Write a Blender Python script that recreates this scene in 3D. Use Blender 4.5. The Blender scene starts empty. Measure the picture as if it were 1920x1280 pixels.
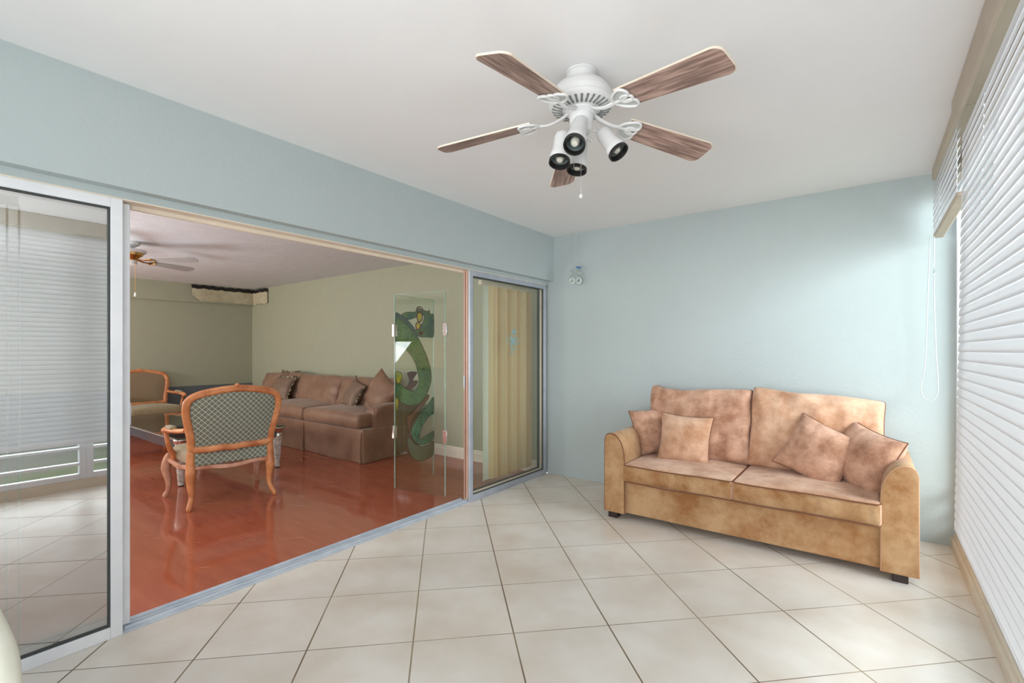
import bpy, math, random
from math import sin, cos, pi, radians as rad, sqrt, atan2
from mathutils import Vector, Matrix, noise
random.seed(7)
S = bpy.context.scene
COL = S.collection

# ------------------------------------------------------------------ camera, sky, light, exposure
cd = bpy.data.cameras.new('camera'); cam = bpy.data.objects.new('camera', cd); COL.objects.link(cam)
cam.location = (2.61, -4.20, 1.27); cam.rotation_euler = (rad(90), 0, rad(37.0))
cd.sensor_width = 36; cd.lens = 892/1920*36; cd.shift_y = 17/1920; cd.clip_start = .02
S.camera = cam
S.view_settings.view_transform = 'Standard'; S.view_settings.look = 'None'
S.view_settings.gamma = 1; S.view_settings.use_curve_mapping = False
S.view_settings.exposure = -0.15
S.cycles.transparent_max_bounces = 40
W = bpy.data.worlds.new('sky'); S.world = W; W.use_nodes = True
bg = W.node_tree.nodes['Background']; bg.inputs[0].default_value = (.80, .90, 1.0, 1); bg.inputs[1].default_value = 1.3

def area(name, loc, target, sx, sy, power, color=(1, 1, 1)):
    l = bpy.data.lights.new(name, 'AREA'); l.shape = 'RECTANGLE'; l.size = sx; l.size_y = sy
    l.energy = power; l.color = color
    o = bpy.data.objects.new(name, l); COL.objects.link(o); o.location = loc
    o.rotation_euler = (Vector(target)-Vector(loc)).to_track_quat('-Z', 'Y').to_euler()
    return o
area('daylight_side', (6.4, -3.3, 2.75), (1.6, 0, 1.2), 2.4, 1.5, 120, (.84, .93, 1))
area('daylight_corner', (5.6, -.9, 2.2), (0, -.8, 1.1), 2.2, 1.9, 215, (.90, .95, 1))
area('daylight_blinds', (4.9, -3.7, 1.5), (2.9, -3.7, 1.3), 4.2, 2.4, 200, (.94, .97, 1))
area('ceiling_fill', (2.2, -4.75, 1.25), (1.7, -1.9, 2.9), 1.4, .9, 24, (1, .99, .98))  # unseen fill behind the camera, added to brighten the ceiling
area('end_fill', (1.9, -9.0, .7), (1.4, 0, 1.7), 6.5, 2.6, 340, (1, .985, .98))  # added frontal fill, shining in through the made-up end window
area('living_room_fill', (-5.85, -6.9, 1.4), (-5.2, 0, 1.6), 1.3, 1.6, 90, (1, .93, .85))  # unseen fill added to brighten the living room, no window there
area('kitchen_under_light', (-3.3, -6.66, 1.50), (-3.3, -6.72, .9), 1.6, .1, 5, (1, .62, .32))
area('living_room_ceiling_fill', (-3.6, -4.5, 1.2), (-3.5, -4.0, 2.4), 1.6, 1.2, 75, (.88, .95, 1))  # upward fill added for the living room ceiling, no lamp modelled
def lamp(name, loc, power, color, r=.12):
    l = bpy.data.lights.new(name, 'POINT'); l.energy = power; l.color = color; l.shadow_soft_size = r
    o = bpy.data.objects.new(name, l); COL.objects.link(o); o.location = loc
lamp('living_room_point_fill', (-4.9, -4.3, 1.35), 55, (1, .88, .76))  # unseen point light added to lift the dim living room
lamp('living_room_point_fill', (-.55, -4.55, 1.5), 75, (.96, .97, .92))  # second point light, added to reach the near end of the sofa

# ------------------------------------------------------------------ helpers
def s2l(c): return tuple(((x/255)/12.92 if x/255 <= .04045 else ((x/255+.055)/1.055)**2.4) for x in c)
def new_mat(name):
    m = bpy.data.materials.new(name); m.use_nodes = True
    nt = m.node_tree; b = nt.nodes['Principled BSDF']
    return m, nt, b
def N(nt, t, **k):
    n = nt.nodes.new(t)
    for a, v in k.items():
        if a == 'inp':
            for i, x in v.items(): n.inputs[i].default_value = x
        else: setattr(n, a, v)
    return n
def math_(nt, op, a, b=None):
    n = nt.nodes.new('ShaderNodeMath'); n.operation = op
    for i, x in ((0, a), (1, b)):
        if x is None: continue
        if isinstance(x, (int, float)): n.inputs[i].default_value = x
        else: nt.links.new(x, n.inputs[i])
    return n.outputs[0]
def mixc(nt, fac, a, b):
    n = nt.nodes.new('ShaderNodeMix'); n.data_type = 'RGBA'
    for s, x in ((n.inputs[0], fac), (n.inputs[6], a), (n.inputs[7], b)):
        if isinstance(x, (int, float)): s.default_value = x
        elif isinstance(x, tuple): s.default_value = (*x[:3], 1)
        else: nt.links.new(x, s)
    return n.outputs[2]
def noise_(nt, scale, detail=3, vec=None, stretch=None, rough=.5):
    tc = N(nt, 'ShaderNodeTexCoord'); n = N(nt, 'ShaderNodeTexNoise', inp={'Scale': scale, 'Detail': detail, 'Roughness': rough})
    if stretch:
        mp = N(nt, 'ShaderNodeMapping'); mp.inputs['Scale'].default_value = stretch
        nt.links.new(tc.outputs['Object'], mp.inputs[0]); nt.links.new(mp.outputs[0], n.inputs['Vector'])
    else: nt.links.new(tc.outputs['Object'], n.inputs['Vector'])
    return n.outputs['Fac']
def ramp(nt, fac, lo, hi):
    n = N(nt, 'ShaderNodeMapRange', inp={'From Min': lo, 'From Max': hi}); nt.links.new(fac, n.inputs[0]); return n.outputs[0]
def bump(nt, b, h, strength, dist=.01):
    n = N(nt, 'ShaderNodeBump', inp={'Strength': strength, 'Distance': dist})
    nt.links.new(h, n.inputs['Height']); nt.links.new(n.outputs[0], b.inputs['Normal'])
def simple(name, c, rough=.5, metal=0, c2=None, scale=8, stretch=None, bmp=0, bscale=60, coat=0, sheen=0, spec=None, lo=.35, hi=.65, detail=3, nr=.5):
    m, nt, b = new_mat(name)
    b.inputs['Roughness'].default_value = rough; b.inputs['Metallic'].default_value = metal
    b.inputs['Coat Weight'].default_value = coat; b.inputs['Sheen Weight'].default_value = sheen
    if spec is not None: b.inputs['Specular IOR Level'].default_value = spec
    if c2 is None: c2 = tuple(x*.94 for x in c)
    f = ramp(nt, noise_(nt, scale, detail, stretch=stretch, rough=nr), lo, hi)
    nt.links.new(mixc(nt, f, c, c2), b.inputs['Base Color'])
    if bmp: bump(nt, b, noise_(nt, bscale, 4, stretch=stretch), bmp)
    return m
def lattice(name, bgc, lc, axes, pitch, width=.1, aspect=1.0, rough=.55):
    m, nt, b = new_mat(name); b.inputs['Roughness'].default_value = rough; b.inputs['Sheen Weight'].default_value = .25
    tc = N(nt, 'ShaderNodeTexCoord'); sp = N(nt, 'ShaderNodeSeparateXYZ'); nt.links.new(tc.outputs['Object'], sp.inputs[0])
    a = sp.outputs[axes[0]]; c = math_(nt, 'MULTIPLY', sp.outputs[axes[1]], aspect)
    ds = []
    for op in ('ADD', 'SUBTRACT'):
        u = math_(nt, 'DIVIDE', math_(nt, op, a, c), pitch)
        ds.append(math_(nt, 'PINGPONG', math_(nt, 'ADD', u, 100.0), .5))
    d = math_(nt, 'MINIMUM', ds[0], ds[1])
    f = ramp(nt, d, width, width*.5)
    nz = ramp(nt, noise_(nt, 90, 2), .3, .7)
    bgn = mixc(nt, nz, bgc, tuple(x*.8 for x in bgc))
    nt.links.new(mixc(nt, f, bgn, lc), b.inputs['Base Color'])
    return m
def glass(name, tint=(1, 1, 1), refl=.05, ior=1.5, rough=0.0):
    m = bpy.data.materials.new(name); m.use_nodes = True; nt = m.node_tree; nt.nodes.clear()
    out = N(nt, 'ShaderNodeOutputMaterial'); t = N(nt, 'ShaderNodeBsdfTransparent'); g = N(nt, 'ShaderNodeBsdfGlossy')
    t.inputs[0].default_value = (*tint, 1); g.inputs['Roughness'].default_value = rough
    fr = N(nt, 'ShaderNodeFresnel'); fr.inputs[0].default_value = ior
    geo = N(nt, 'ShaderNodeNewGeometry')   # the Fresnel node inverts the index on back faces: undo it, a thin pane has no total reflection
    nt.links.new(math_(nt, 'SUBTRACT', ior, math_(nt, 'MULTIPLY', geo.outputs['Backfacing'], ior-1/ior)), fr.inputs[0])
    f = math_(nt, 'ADD', math_(nt, 'MULTIPLY', fr.outputs[0], 1.0), refl)
    mx = N(nt, 'ShaderNodeMixShader'); nt.links.new(f, mx.inputs[0]); nt.links.new(t.outputs[0], mx.inputs[1]); nt.links.new(g.outputs[0], mx.inputs[2])
    nt.links.new(mx.outputs[0], out.inputs[0]); return m
def translucent(name, c, f=.4, rough=.5):
    m, nt, b = new_mat(name); b.inputs['Base Color'].default_value = (*c, 1); b.inputs['Roughness'].default_value = rough
    out = nt.nodes['Material Output']; t = N(nt, 'ShaderNodeBsdfTranslucent'); t.inputs[0].default_value = (*c, 1)
    mx = N(nt, 'ShaderNodeMixShader'); mx.inputs[0].default_value = f
    nt.links.new(b.outputs[0], mx.inputs[1]); nt.links.new(t.outputs[0], mx.inputs[2]); nt.links.new(mx.outputs[0], out.inputs[0])
    return m
def emit(name, c, s):
    m, nt, b = new_mat(name); b.inputs['Emission Color'].default_value = (*c, 1); b.inputs['Emission Strength'].default_value = s; return m

class MB:
    def __init__(s): s.v = []; s.f = []; s.m = []
    def add(s, v, f, mi=0, M=None):
        k = len(s.v)
        s.v += [tuple(M @ Vector(p)) if M is not None else tuple(p) for p in v]
        s.f += [tuple(i+k for i in q) for q in f]; s.m += [mi]*len(f); return s
    def box(s, x0, x1, y0, y1, z0, z1, mi=0, M=None):
        v = [(x, y, z) for x in (x0, x1) for y in (y0, y1) for z in (z0, z1)]
        return s.add(v, [(0, 1, 3, 2), (4, 6, 7, 5), (0, 4, 5, 1), (2, 3, 7, 6), (0, 2, 6, 4), (1, 5, 7, 3)], mi, M)
    def tube(s, pts, r, n=10, closed=False, up=(0, 0, 1), mi=0, M=None, pw=1.0):
        P = [Vector(p) for p in pts]; k = len(P); V = []; up = Vector(up)
        for i in range(k):
            a = P[i-1] if (i > 0 or closed) else P[i]; b = P[(i+1) % k] if (i < k-1 or closed) else P[i]
            t = (b-a).normalized(); x = up.cross(t)
            if x.length < 1e-3: x = Vector((1, 0, 0)).cross(t)
            if x.length < 1e-3: x = Vector((0, 1, 0)).cross(t)
            x.normalize(); y = t.cross(x)
            q = r[i] if isinstance(r, list) else r
            ra, rb = q if isinstance(q, tuple) else (q, q)
            for j in range(n):
                w = 2*pi*j/n; cx, sy = cos(w), sin(w)
                cx = math.copysign(abs(cx)**pw, cx); sy = math.copysign(abs(sy)**pw, sy)
                V.append(P[i]+x*ra*cx+y*rb*sy)
        F = []
        for i in range(k if closed else k-1):
            for j in range(n):
                a = i*n+j; b = i*n+(j+1) % n; c = ((i+1) % k)*n+(j+1) % n; d = ((i+1) % k)*n+j
                F.append((a, b, c, d))
        if not closed: F.append(tuple(range(n-1, -1, -1))); F.append(tuple((k-1)*n+j for j in range(n)))
        return s.add(V, F, mi, M)
    def lathe(s, prof, n=32, mi=0, M=None, cap=True):
        V = []; F = []
        for r, z in prof:
            for j in range(n): V.append((r*cos(2*pi*j/n), r*sin(2*pi*j/n), z))
        for i in range(len(prof)-1):
            for j in range(n):
                F.append((i*n+j, i*n+(j+1) % n, (i+1)*n+(j+1) % n, (i+1)*n+j))
        if cap and prof[0][0] > 1e-5: F.append(tuple(range(n-1, -1, -1)))
        if cap and prof[-1][0] > 1e-5: F.append(tuple((len(prof)-1)*n+j for j in range(n)))
        return s.add(V, F, mi, M)
    def prism(s, poly, h0, h1, mi=0, M=None):
        k = len(poly); V = [(x, y, h0) for x, y in poly]+[(x, y, h1) for x, y in poly]
        F = [tuple(range(k-1, -1, -1)), tuple(range(k, 2*k))]+[(i, (i+1) % k, k+(i+1) % k, k+i) for i in range(k)]
        return s.add(V, F, mi, M)
    def soft(s, sx, sy, sz, r, n=(10, 10, 5), fn=None, mi=0, M=None):
        hx, hy, hz = sx/2, sy/2, sz/2; idx = {}; V = []; F = []
        def vert(u, v, w):
            key = (round(u, 5), round(v, 5), round(w, 5))
            if key in idx: return idx[key]
            def e(t): return math.copysign(1-(1-abs(t))**1.6, t)   # crowd the samples at the edges
            p = Vector((e(u)*hx, e(v)*hy, e(w)*hz))
            q = Vector((max(-hx+r, min(hx-r, p.x)), max(-hy+r, min(hy-r, p.y)), max(-hz+r, min(hz-r, p.z))))
            d = p-q
            if d.length > 1e-6:
                mx = max(abs(d.x), abs(d.y), abs(d.z)); p = q+d.normalized()*mx
            if fn: p = fn(p, e(u), e(v), e(w))
            idx[key] = len(V); V.append(p); return idx[key]
        nx, ny, nz = n; g = lambda i, k: -1+2*i/k
        for sgn in (-1, 1):
            for i in range(nx):
                for j in range(ny):
                    q = [vert(g(a, nx), g(b, ny), sgn) for a, b in ((i, j), (i+1, j), (i+1, j+1), (i, j+1))]; F.append(tuple(q if sgn > 0 else q[::-1]))
            for i in range(nx):
                for j in range(nz):
                    q = [vert(g(a, nx), sgn, g(b, nz)) for a, b in ((i, j), (i+1, j), (i+1, j+1), (i, j+1))]; F.append(tuple(q if sgn < 0 else q[::-1]))
            for i in range(ny):
                for j in range(nz):
                    q = [vert(sgn, g(a, ny), g(b, nz)) for a, b in ((i, j), (i+1, j), (i+1, j+1), (i, j+1))]; F.append(tuple(q if sgn > 0 else q[::-1]))
        return s.add(V, F, mi, M)
    def build(s, name, mat, parent=None, bevel=0, smooth=True, angle=40, loc=None, rot=None):
        me = bpy.data.meshes.new(name); me.from_pydata(s.v, [], s.f)
        for m in (mat if isinstance(mat, (list, tuple)) else [mat]): me.materials.append(m)
        for p, i in zip(me.polygons, s.m): p.material_index = i
        me.validate(); me.update()
        if smooth:
            for p in me.polygons: p.use_smooth = True
            me.set_sharp_from_angle(angle=rad(angle))
        o = bpy.data.objects.new(name, me); COL.objects.link(o)
        if parent: o.parent = parent
        if loc: o.location = loc
        if rot: o.rotation_euler = rot
        if bevel:
            b = o.modifiers.new('bevel', 'BEVEL'); b.width = bevel; b.segments = 2; b.limit_method = 'ANGLE'; b.angle_limit = rad(50)
        return o
def fix_normals(o):
    import bmesh
    bm = bmesh.new(); bm.from_mesh(o.data); bmesh.ops.recalc_face_normals(bm, faces=bm.faces); bm.to_mesh(o.data); bm.free()
def tag(o, label, cat, group=None, kind=None):
    o['label'] = label; o['category'] = cat
    if group: o['group'] = group
    if kind: o['kind'] = kind
    return o
def empty(name, loc, rz=0):
    o = bpy.data.objects.new(name, None); COL.objects.link(o); o.location = loc; o.rotation_euler = (0, 0, rz); o.empty_display_size = .1; return o
def copy_tree(o, parent=None):
    c = o.copy(); COL.objects.link(c); c.parent = parent
    for ch in [x for x in bpy.data.objects if x.parent == o]: copy_tree(ch, c)
    return c
def struct(o, label, cat): return tag(o, label, cat, kind='structure')
def catmull(P, k=6, closed=False):
    P = [Vector(p) for p in P]; n = len(P); out = []
    for i in range(n if closed else n-1):
        if closed: a, b, c, d = P[i-1], P[i], P[(i+1) % n], P[(i+2) % n]
        else: a, b, c, d = P[max(i-1, 0)], P[i], P[i+1], P[min(i+2, n-1)]
        for j in range(k):
            t = j/k
            out.append(.5*((2*b)+(c-a)*t+(2*a-5*b+4*c-d)*t*t+(3*b-a-3*c+d)*t**3))
    if not closed: out.append(P[-1])
    return out
def interp(vals, n):
    out = []
    for i in range(n):
        t = i/(n-1)*(len(vals)-1); k = min(int(t), len(vals)-2); f = t-k
        a, b = vals[k], vals[k+1]
        out.append(tuple(x+(y-x)*f for x, y in zip(a, b)) if isinstance(a, tuple) else a+(b-a)*f)
    return out
def XF(loc=(0, 0, 0), rx=0, ry=0, rz=0):
    return Matrix.Translation(loc) @ Matrix.Rotation(rz, 4, 'Z') @ Matrix.Rotation(rx, 4, 'X') @ Matrix.Rotation(ry, 4, 'Y')

# ------------------------------------------------------------------ materials
M = {}
M['ceiling'] = simple('ceiling paint', s2l((240, 239, 240)), .9, c2=s2l((239, 238, 239)), bmp=.05, bscale=200)
M['teal'] = simple('pale teal wall paint', s2l((180, 190, 191)), .85, c2=s2l((179, 189, 190)), bmp=.15, bscale=45)
M['sage'] = simple('sage green wall paint', s2l((174, 177, 155)), .8, c2=s2l((172, 175, 153)), bmp=.06, bscale=150)
M['lrceil'] = simple('living room ceiling', s2l((226, 228, 232)), .95, bmp=.4, bscale=90)
M['dado'] = simple('slate blue paint', s2l((104, 112, 120)), .6)
M['white'] = simple('white painted aluminium', s2l((232, 232, 236)), .35, c2=s2l((224, 225, 230)))
M['alu'] = simple('aluminium and shaded frame grey', s2l((186, 190, 200)), .4, .25, c2=s2l((172, 178, 190)))  # metal of the locks, also the shaded tone of the right door frame
M['track'] = simple('white aluminium track', s2l((214, 220, 228)), .35, .15, c2=s2l((196, 204, 216)))
M['cream'] = simple('cream painted metal', s2l((232, 218, 200)), .45)
M['copper'] = simple('pinkish bronze trim', s2l((205, 150, 128)), .4)
M['rubber'] = simple('dark rubber gasket', s2l((62, 66, 66)), .6)
M['black'] = simple('black', (.012, .011, .011), .5)
M['tan'] = simple('tan valance vinyl', s2l((190, 176, 158)), .6)
M['slat'] = translucent('white blind slat', s2l((236, 236, 238)), .30)
M['trimtan'] = simple('cream sill paint', s2l((220, 208, 190)), .6)
M['base'] = simple('baseboard paint', s2l((232, 226, 212)), .5)
M['cord'] = simple('white cord', s2l((206, 216, 220)), .7)
M['glass'] = glass('clear pane', (.97, .99, .98), .02)
M['tinted'] = glass('tinted reflective pane', (.78, .80, .78), .50)
M['tinted2'] = glass('shaded pane', (.97, .97, .95), .0)
M['screen'] = glass('screen glass', (.95, .98, .96), .0)
M['vane'] = translucent('cream vertical blind vane', s2l((250, 232, 190)), .42, .7)
M['vane_t'] = translucent('tan vertical blind vane', s2l((240, 212, 160)), .42, .7)
M['vane_w'] = simple('white vertical blind vane', s2l((240, 240, 228)), .7)
M['chrome'] = simple('chrome', (.8, .8, .8), .12, 1)
M['fanwhite'] = simple('fan white enamel', s2l((226, 226, 226)), .4)
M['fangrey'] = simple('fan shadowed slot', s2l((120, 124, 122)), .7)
M['plate'] = simple('fan arm plate', s2l((196, 200, 198)), .5)
M['blade'] = simple('fan blade woodgrain', s2l((186, 156, 144)), .5, c2=s2l((126, 102, 94)), scale=5, stretch=(1.4, 16, 16), lo=.38, hi=.62, detail=5)
M['brass'] = simple('brass', (.75, .42, .14), .22, 1)
M['bulb'] = simple('bulb glass', s2l((222, 218, 205)), .15, c2=s2l((190, 186, 175)))
M['reflector'] = simple('spot inner reflector', s2l((150, 162, 162)), .3, .5)
def creases(m_):
    nt_ = m_.node_tree; b_ = nt_.nodes['Principled BSDF']
    for l in list(b_.inputs['Normal'].links): nt_.links.remove(l)
    bump(nt_, b_, noise_(nt_, 7, 3, rough=.45), .55, .02)
M['suede'] = simple('tan microsuede', s2l((218, 180, 154)), .85, c2=s2l((176, 128, 96)), scale=5.5, lo=.36, hi=.66, detail=6, bmp=.12, bscale=25, sheen=.2, spec=.1, nr=.68)
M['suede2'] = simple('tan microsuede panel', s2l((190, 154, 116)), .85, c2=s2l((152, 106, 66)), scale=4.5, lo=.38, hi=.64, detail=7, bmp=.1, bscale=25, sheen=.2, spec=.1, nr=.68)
M['suede3'] = simple('rosy microsuede', s2l((206, 164, 140)), .85, c2=s2l((148, 104, 80)), scale=6, lo=.38, hi=.66, detail=6, bmp=.12, bscale=25, sheen=.2, spec=.1, nr=.68)
for q_ in ('suede', 'suede2', 'suede3'): creases(M[q_])
M['piping'] = simple('brown piping', s2l((122, 76, 52)), .8)
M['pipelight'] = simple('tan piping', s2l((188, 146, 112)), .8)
M['foot'] = simple('dark wood foot', s2l((48, 34, 30)), .5)
M['slip'] = simple('taupe satin slipcover', s2l((146, 112, 90)), .5, c2=s2l((128, 94, 72)), scale=5, bmp=.08, bscale=12, sheen=.2)
M['fringe'] = simple('two tone tassel fringe', s2l((196, 184, 158)), .8, c2=s2l((50, 42, 38)), scale=40, lo=.45, hi=.55)
M['carved'] = simple('carved honey wood', s2l((226, 156, 104)), .45, c2=s2l((182, 104, 60)), scale=9, lo=.35, hi=.7, detail=6, bmp=.35, bscale=45, coat=.2)
M['pinkwood'] = simple('limed wood', s2l((216, 168, 144)), .5, c2=s2l((180, 118, 92)), scale=9, detail=6, bmp=.35, bscale=45)
M['lat_back'] = lattice('lattice cloth cool daylight tint', s2l((118, 124, 112)), s2l((214, 222, 204)), (1, 2), .044, .065, 1.0)  # one chair fabric; cool daylight is put into this outside colour
M['lat_in'] = lattice('lattice cloth warm light tint', s2l((138, 120, 96)), s2l((176, 152, 118)), (1, 2), .032, .09, 1.0)  # same chair fabric with warm room light put into its colour
M['lat_seat'] = lattice('lattice seat cloth warm light tint', s2l((148, 134, 104)), s2l((196, 184, 148)), (0, 1), .032, .09, 1.0)  # same fabric on the seat, warm light in its colour too
M['silver'] = simple('silver leaf', s2l((232, 228, 224)), .4, .15, c2=s2l((176, 170, 164)), scale=30, detail=6)
M['smoke'] = simple('blue grey mirrored apron', s2l((96, 104, 112)), .2, .4)
M['tabletop'] = glass('table glass', (.84, .88, .85), .10)
M['greenglass'] = glass('green glass edge', (.55, .72, .65), .15)

# floor tiles laid on the diagonal
m, nt, b = new_mat('diagonal stone tile'); M['tile'] = m
tc = N(nt, 'ShaderNodeTexCoord'); sp = N(nt, 'ShaderNodeSeparateXYZ'); nt.links.new(tc.outputs['Object'], sp.inputs[0])
r2 = 1/sqrt(2)
u = math_(nt, 'DIVIDE', math_(nt, 'ADD', math_(nt, 'MULTIPLY', math_(nt, 'ADD', sp.outputs[0], sp.outputs[1]), r2), .8195+44.3), .443)
v = math_(nt, 'DIVIDE', math_(nt, 'ADD', math_(nt, 'MULTIPLY', math_(nt, 'SUBTRACT', sp.outputs[0], sp.outputs[1]), r2), -2.2545+44.4), .444)
du = math_(nt, 'PINGPONG', u, .5); dv = math_(nt, 'PINGPONG', v, .5)
gu = ramp(nt, du, .0095, .0055); gv = ramp(nt, dv, .006, .003)
g = math_(nt, 'MAXIMUM', gu, gv)
cmb = N(nt, 'ShaderNodeCombineXYZ'); nt.links.new(math_(nt, 'ROUND', math_(nt, 'ADD', u, .5)), cmb.inputs[0]); nt.links.new(math_(nt, 'ROUND', math_(nt, 'ADD', v, .5)), cmb.inputs[1])
wn = N(nt, 'ShaderNodeTexWhiteNoise'); nt.links.new(cmb.outputs[0], wn.inputs['Vector'])
base = mixc(nt, ramp(nt, noise_(nt, 3.2, 6), .35, .68), s2l((234, 228, 220)), s2l((216, 204, 190)))
base = mixc(nt, math_(nt, 'MULTIPLY', wn.outputs['Value'], .35), base, s2l((216, 212, 206)))
grout = mixc(nt, ramp(nt, noise_(nt, 2.0, 2), .4, .6), s2l((120, 102, 80)), s2l((160, 146, 122)))
nt.links.new(mixc(nt, g, base, grout), b.inputs['Base Color'])
b.inputs['Roughness'].default_value = .34
nt.links.new(math_(nt, 'ADD', math_(nt, 'MULTIPLY', g, .5), .34), b.inputs['Roughness'])
hh = math_(nt, 'SUBTRACT', math_(nt, 'MULTIPLY', noise_(nt, 22, 6), .25), g); bump(nt, b, hh, .25, .004)

# polished red floor
m, nt, b = new_mat('polished terracotta red floor'); M['redfloor'] = m
c = mixc(nt, ramp(nt, noise_(nt, 3, 6, stretch=(1, 5, 1)), .3, .7), s2l((170, 94, 70)), s2l((158, 82, 60)))
nt.links.new(c, b.inputs['Base Color'])
nt.links.new(math_(nt, 'ADD', math_(nt, 'MULTIPLY', noise_(nt, 6, 5), .07), .05), b.inputs['Roughness'])
b.inputs['Specular IOR Level'].default_value = .55

# ------------------------------------------------------------------ the balcony shell
Z0, ZC = -.02, 2.44
struct(MB().box(-.066, 3.30, -5.3, .08, -.12, 0).build('floor', M['tile'], smooth=False), 'cream stone tiles laid diagonally across the balcony floor', 'floor')
struct(MB().box(-.30, 3.30, -5.3, .08, ZC, 2.56).build('ceiling', M['ceiling'], smooth=False), 'smooth white balcony ceiling above the brown bladed fan', 'ceiling')
struct(MB().box(-.20, 3.30, -.02, .08, 0, ZC).build('wall_back', M['teal'], smooth=False), 'teal painted wall behind the tan loveseat', 'wall')
w = MB().box(-.20, 0, -5.2, -.02, 1.983, ZC).box(-.20, -.06, -5.2, -.02, 1.95, 1.983).box(-.20, -.02, -5.2, -4.80, 0, 1.95)
struct(w.build('wall_left', M['teal'], smooth=False), 'pale teal header wall above the sliding glass doors', 'wall')
w = MB().box(3.04, 3.14, -5.2, -.02, 2.32, ZC).box(3.04, 3.14, -5.2, -.02, 0, .085)
struct(w.build('wall_right', M['trimtan'], smooth=False), 'cream low curb and lintel of the window wall behind the blinds', 'wall')
w = MB().box(-.2, 3.3, -5.3, -5.2, 0, .35).box(-.2, 3.3, -5.3, -5.2, 2.30, ZC).box(-.2, .25, -5.3, -5.2, .35, 2.3).box(2.85, 3.3, -5.3, -5.2, .35, 2.3)
struct(w.build('wall_front', M['teal'], smooth=False), 'teal end wall around the added window behind the camera', 'wall')
struct(MB().box(3.025, 3.04, -5.2, -.02, 0, .06).build('baseboard_right', M['trimtan'], smooth=False), 'cream strip along the floor under the long window blind', 'baseboard')
# window wall frames and panes
def window(name, y0, y1, label):
    f = MB()
    for y in (y0, y1-.05): f.box(3.05, 3.11, y, y+.05, .085, 2.32)
    for z in (.085, .215, .36, 2.27): f.box(3.05, 3.11, y0+.05, y1-.05, z, z+(.022 if z in (.215, .36) else .05))
    o = struct(f.build(name, M['white'], bevel=.003), label, 'window')
    p = MB().box(3.078, 3.084, y0+.05, y1-.05, .12, 2.28).build('pane', M['glass'], o, smooth=False)
window('window_1', -1.25, -.02, 'white framed window behind the raised short blind at the corner')
window('window_2', -3.05, -1.25, 'white framed window behind the near end of the long blind')
window('window_3', -5.19, -3.05, 'white framed window beside the camera behind the long blind')
f = MB()
for x in (.25, 1.53, 2.80): f.box(x, x+.05, -5.28, -5.22, .35, 2.30)
for z in (.35, 2.25): f.box(.25, 2.85, -5.28, -5.22, z, z+.05)
o = struct(f.build('fill_window', M['white'], bevel=.003), 'white framed end window added behind the camera for the fill light', 'window')  # window made up so the fill light has an opening
MB().box(.3, 2.8, -5.253, -5.247, .4, 2.25).build('pane', M['glass'], o, smooth=False)

# ------------------------------------------------------------------ the living room shell
XL, YF = -6.62, -7.0
struct(MB().box(XL-.1, -.155, YF-.1, .08, -.14, Z0).build('floor', M['redfloor'], smooth=False), 'glossy terracotta red living room floor with pale scratches', 'floor')
struct(MB().box(XL-.1, -.20, YF-.1, .08, 2.40, 2.56).build('ceiling', M['lrceil'], smooth=False), 'grey white textured living room ceiling beyond the sliding doors', 'ceiling')
struct(MB().box(XL-.1, -.20, -.02, .08, Z0, 2.40).build('wall_right', M['sage'], smooth=False), 'sage green living room wall behind the long taupe sofa', 'wall')
struct(MB().box(XL-.1, XL, YF, -.02, Z0, 2.40).box(XL, XL+.06, YF, -.02, 2.09, 2.40).build('wall_back', M['sage'], smooth=False), 'sage green far living room wall with a shallow bulkhead', 'wall')
struct(MB().box(XL, XL+.012, YF, -.02, Z0, .67).build('trim_1', M['dado'], smooth=False), 'slate blue painted lower band along the far living room wall', 'wall band')
struct(MB().box(XL-.1, -.10, YF-.1, YF, Z0, 2.40).build('wall_left', M['sage'], smooth=False), 'sage living room wall out of view behind the kitchen units', 'wall')
struct(MB().box(-.20, -.10, YF, -5.2, Z0, 2.40).box(-.20,-.10,-5.2,-4.82,Z0,1.95).build('wall_front', M['sage'], smooth=False), 'sage living room wall beside the sliding doors, out of view', 'wall')
bb = MB()
prof = [(0, 0), (.016, 0), (.016, .09), (.011, .10), (.011, .115), (.005, .13), (0, .13)]
bb.prism(prof, XL, -.20, M=Matrix(((0, 0, 1, 0), (-1, 0, 0, -.02), (0, 1, 0, Z0), (0, 0, 0, 1))))
o = struct(bb.build('baseboard_right', M['base'], smooth=False), 'moulded off-white baseboard at the foot of the sage wall', 'baseboard'); fix_normals(o)

M['scuff'] = simple('pale scuff in the polish', s2l((206, 150, 130)), .4)
sc = MB()
for i in range(26):
    x, y = random.uniform(-2.6, -.5), random.uniform(-3.2, -1.4); a = random.uniform(.5, 1.1); L_ = random.choice((.03, .04, .06, .16))
    sc.tube([(x, y, Z0+.0002), (x+cos(a)*L_, y+sin(a)*L_, Z0+.0002)], (.0012, .0005), 5)
o = sc.build('scuff_marks', M['scuff'], smooth=False); tag(o, 'pale hairline scuffs scattered over the glossy red floor', 'scuff marks', kind='stuff')

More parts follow.
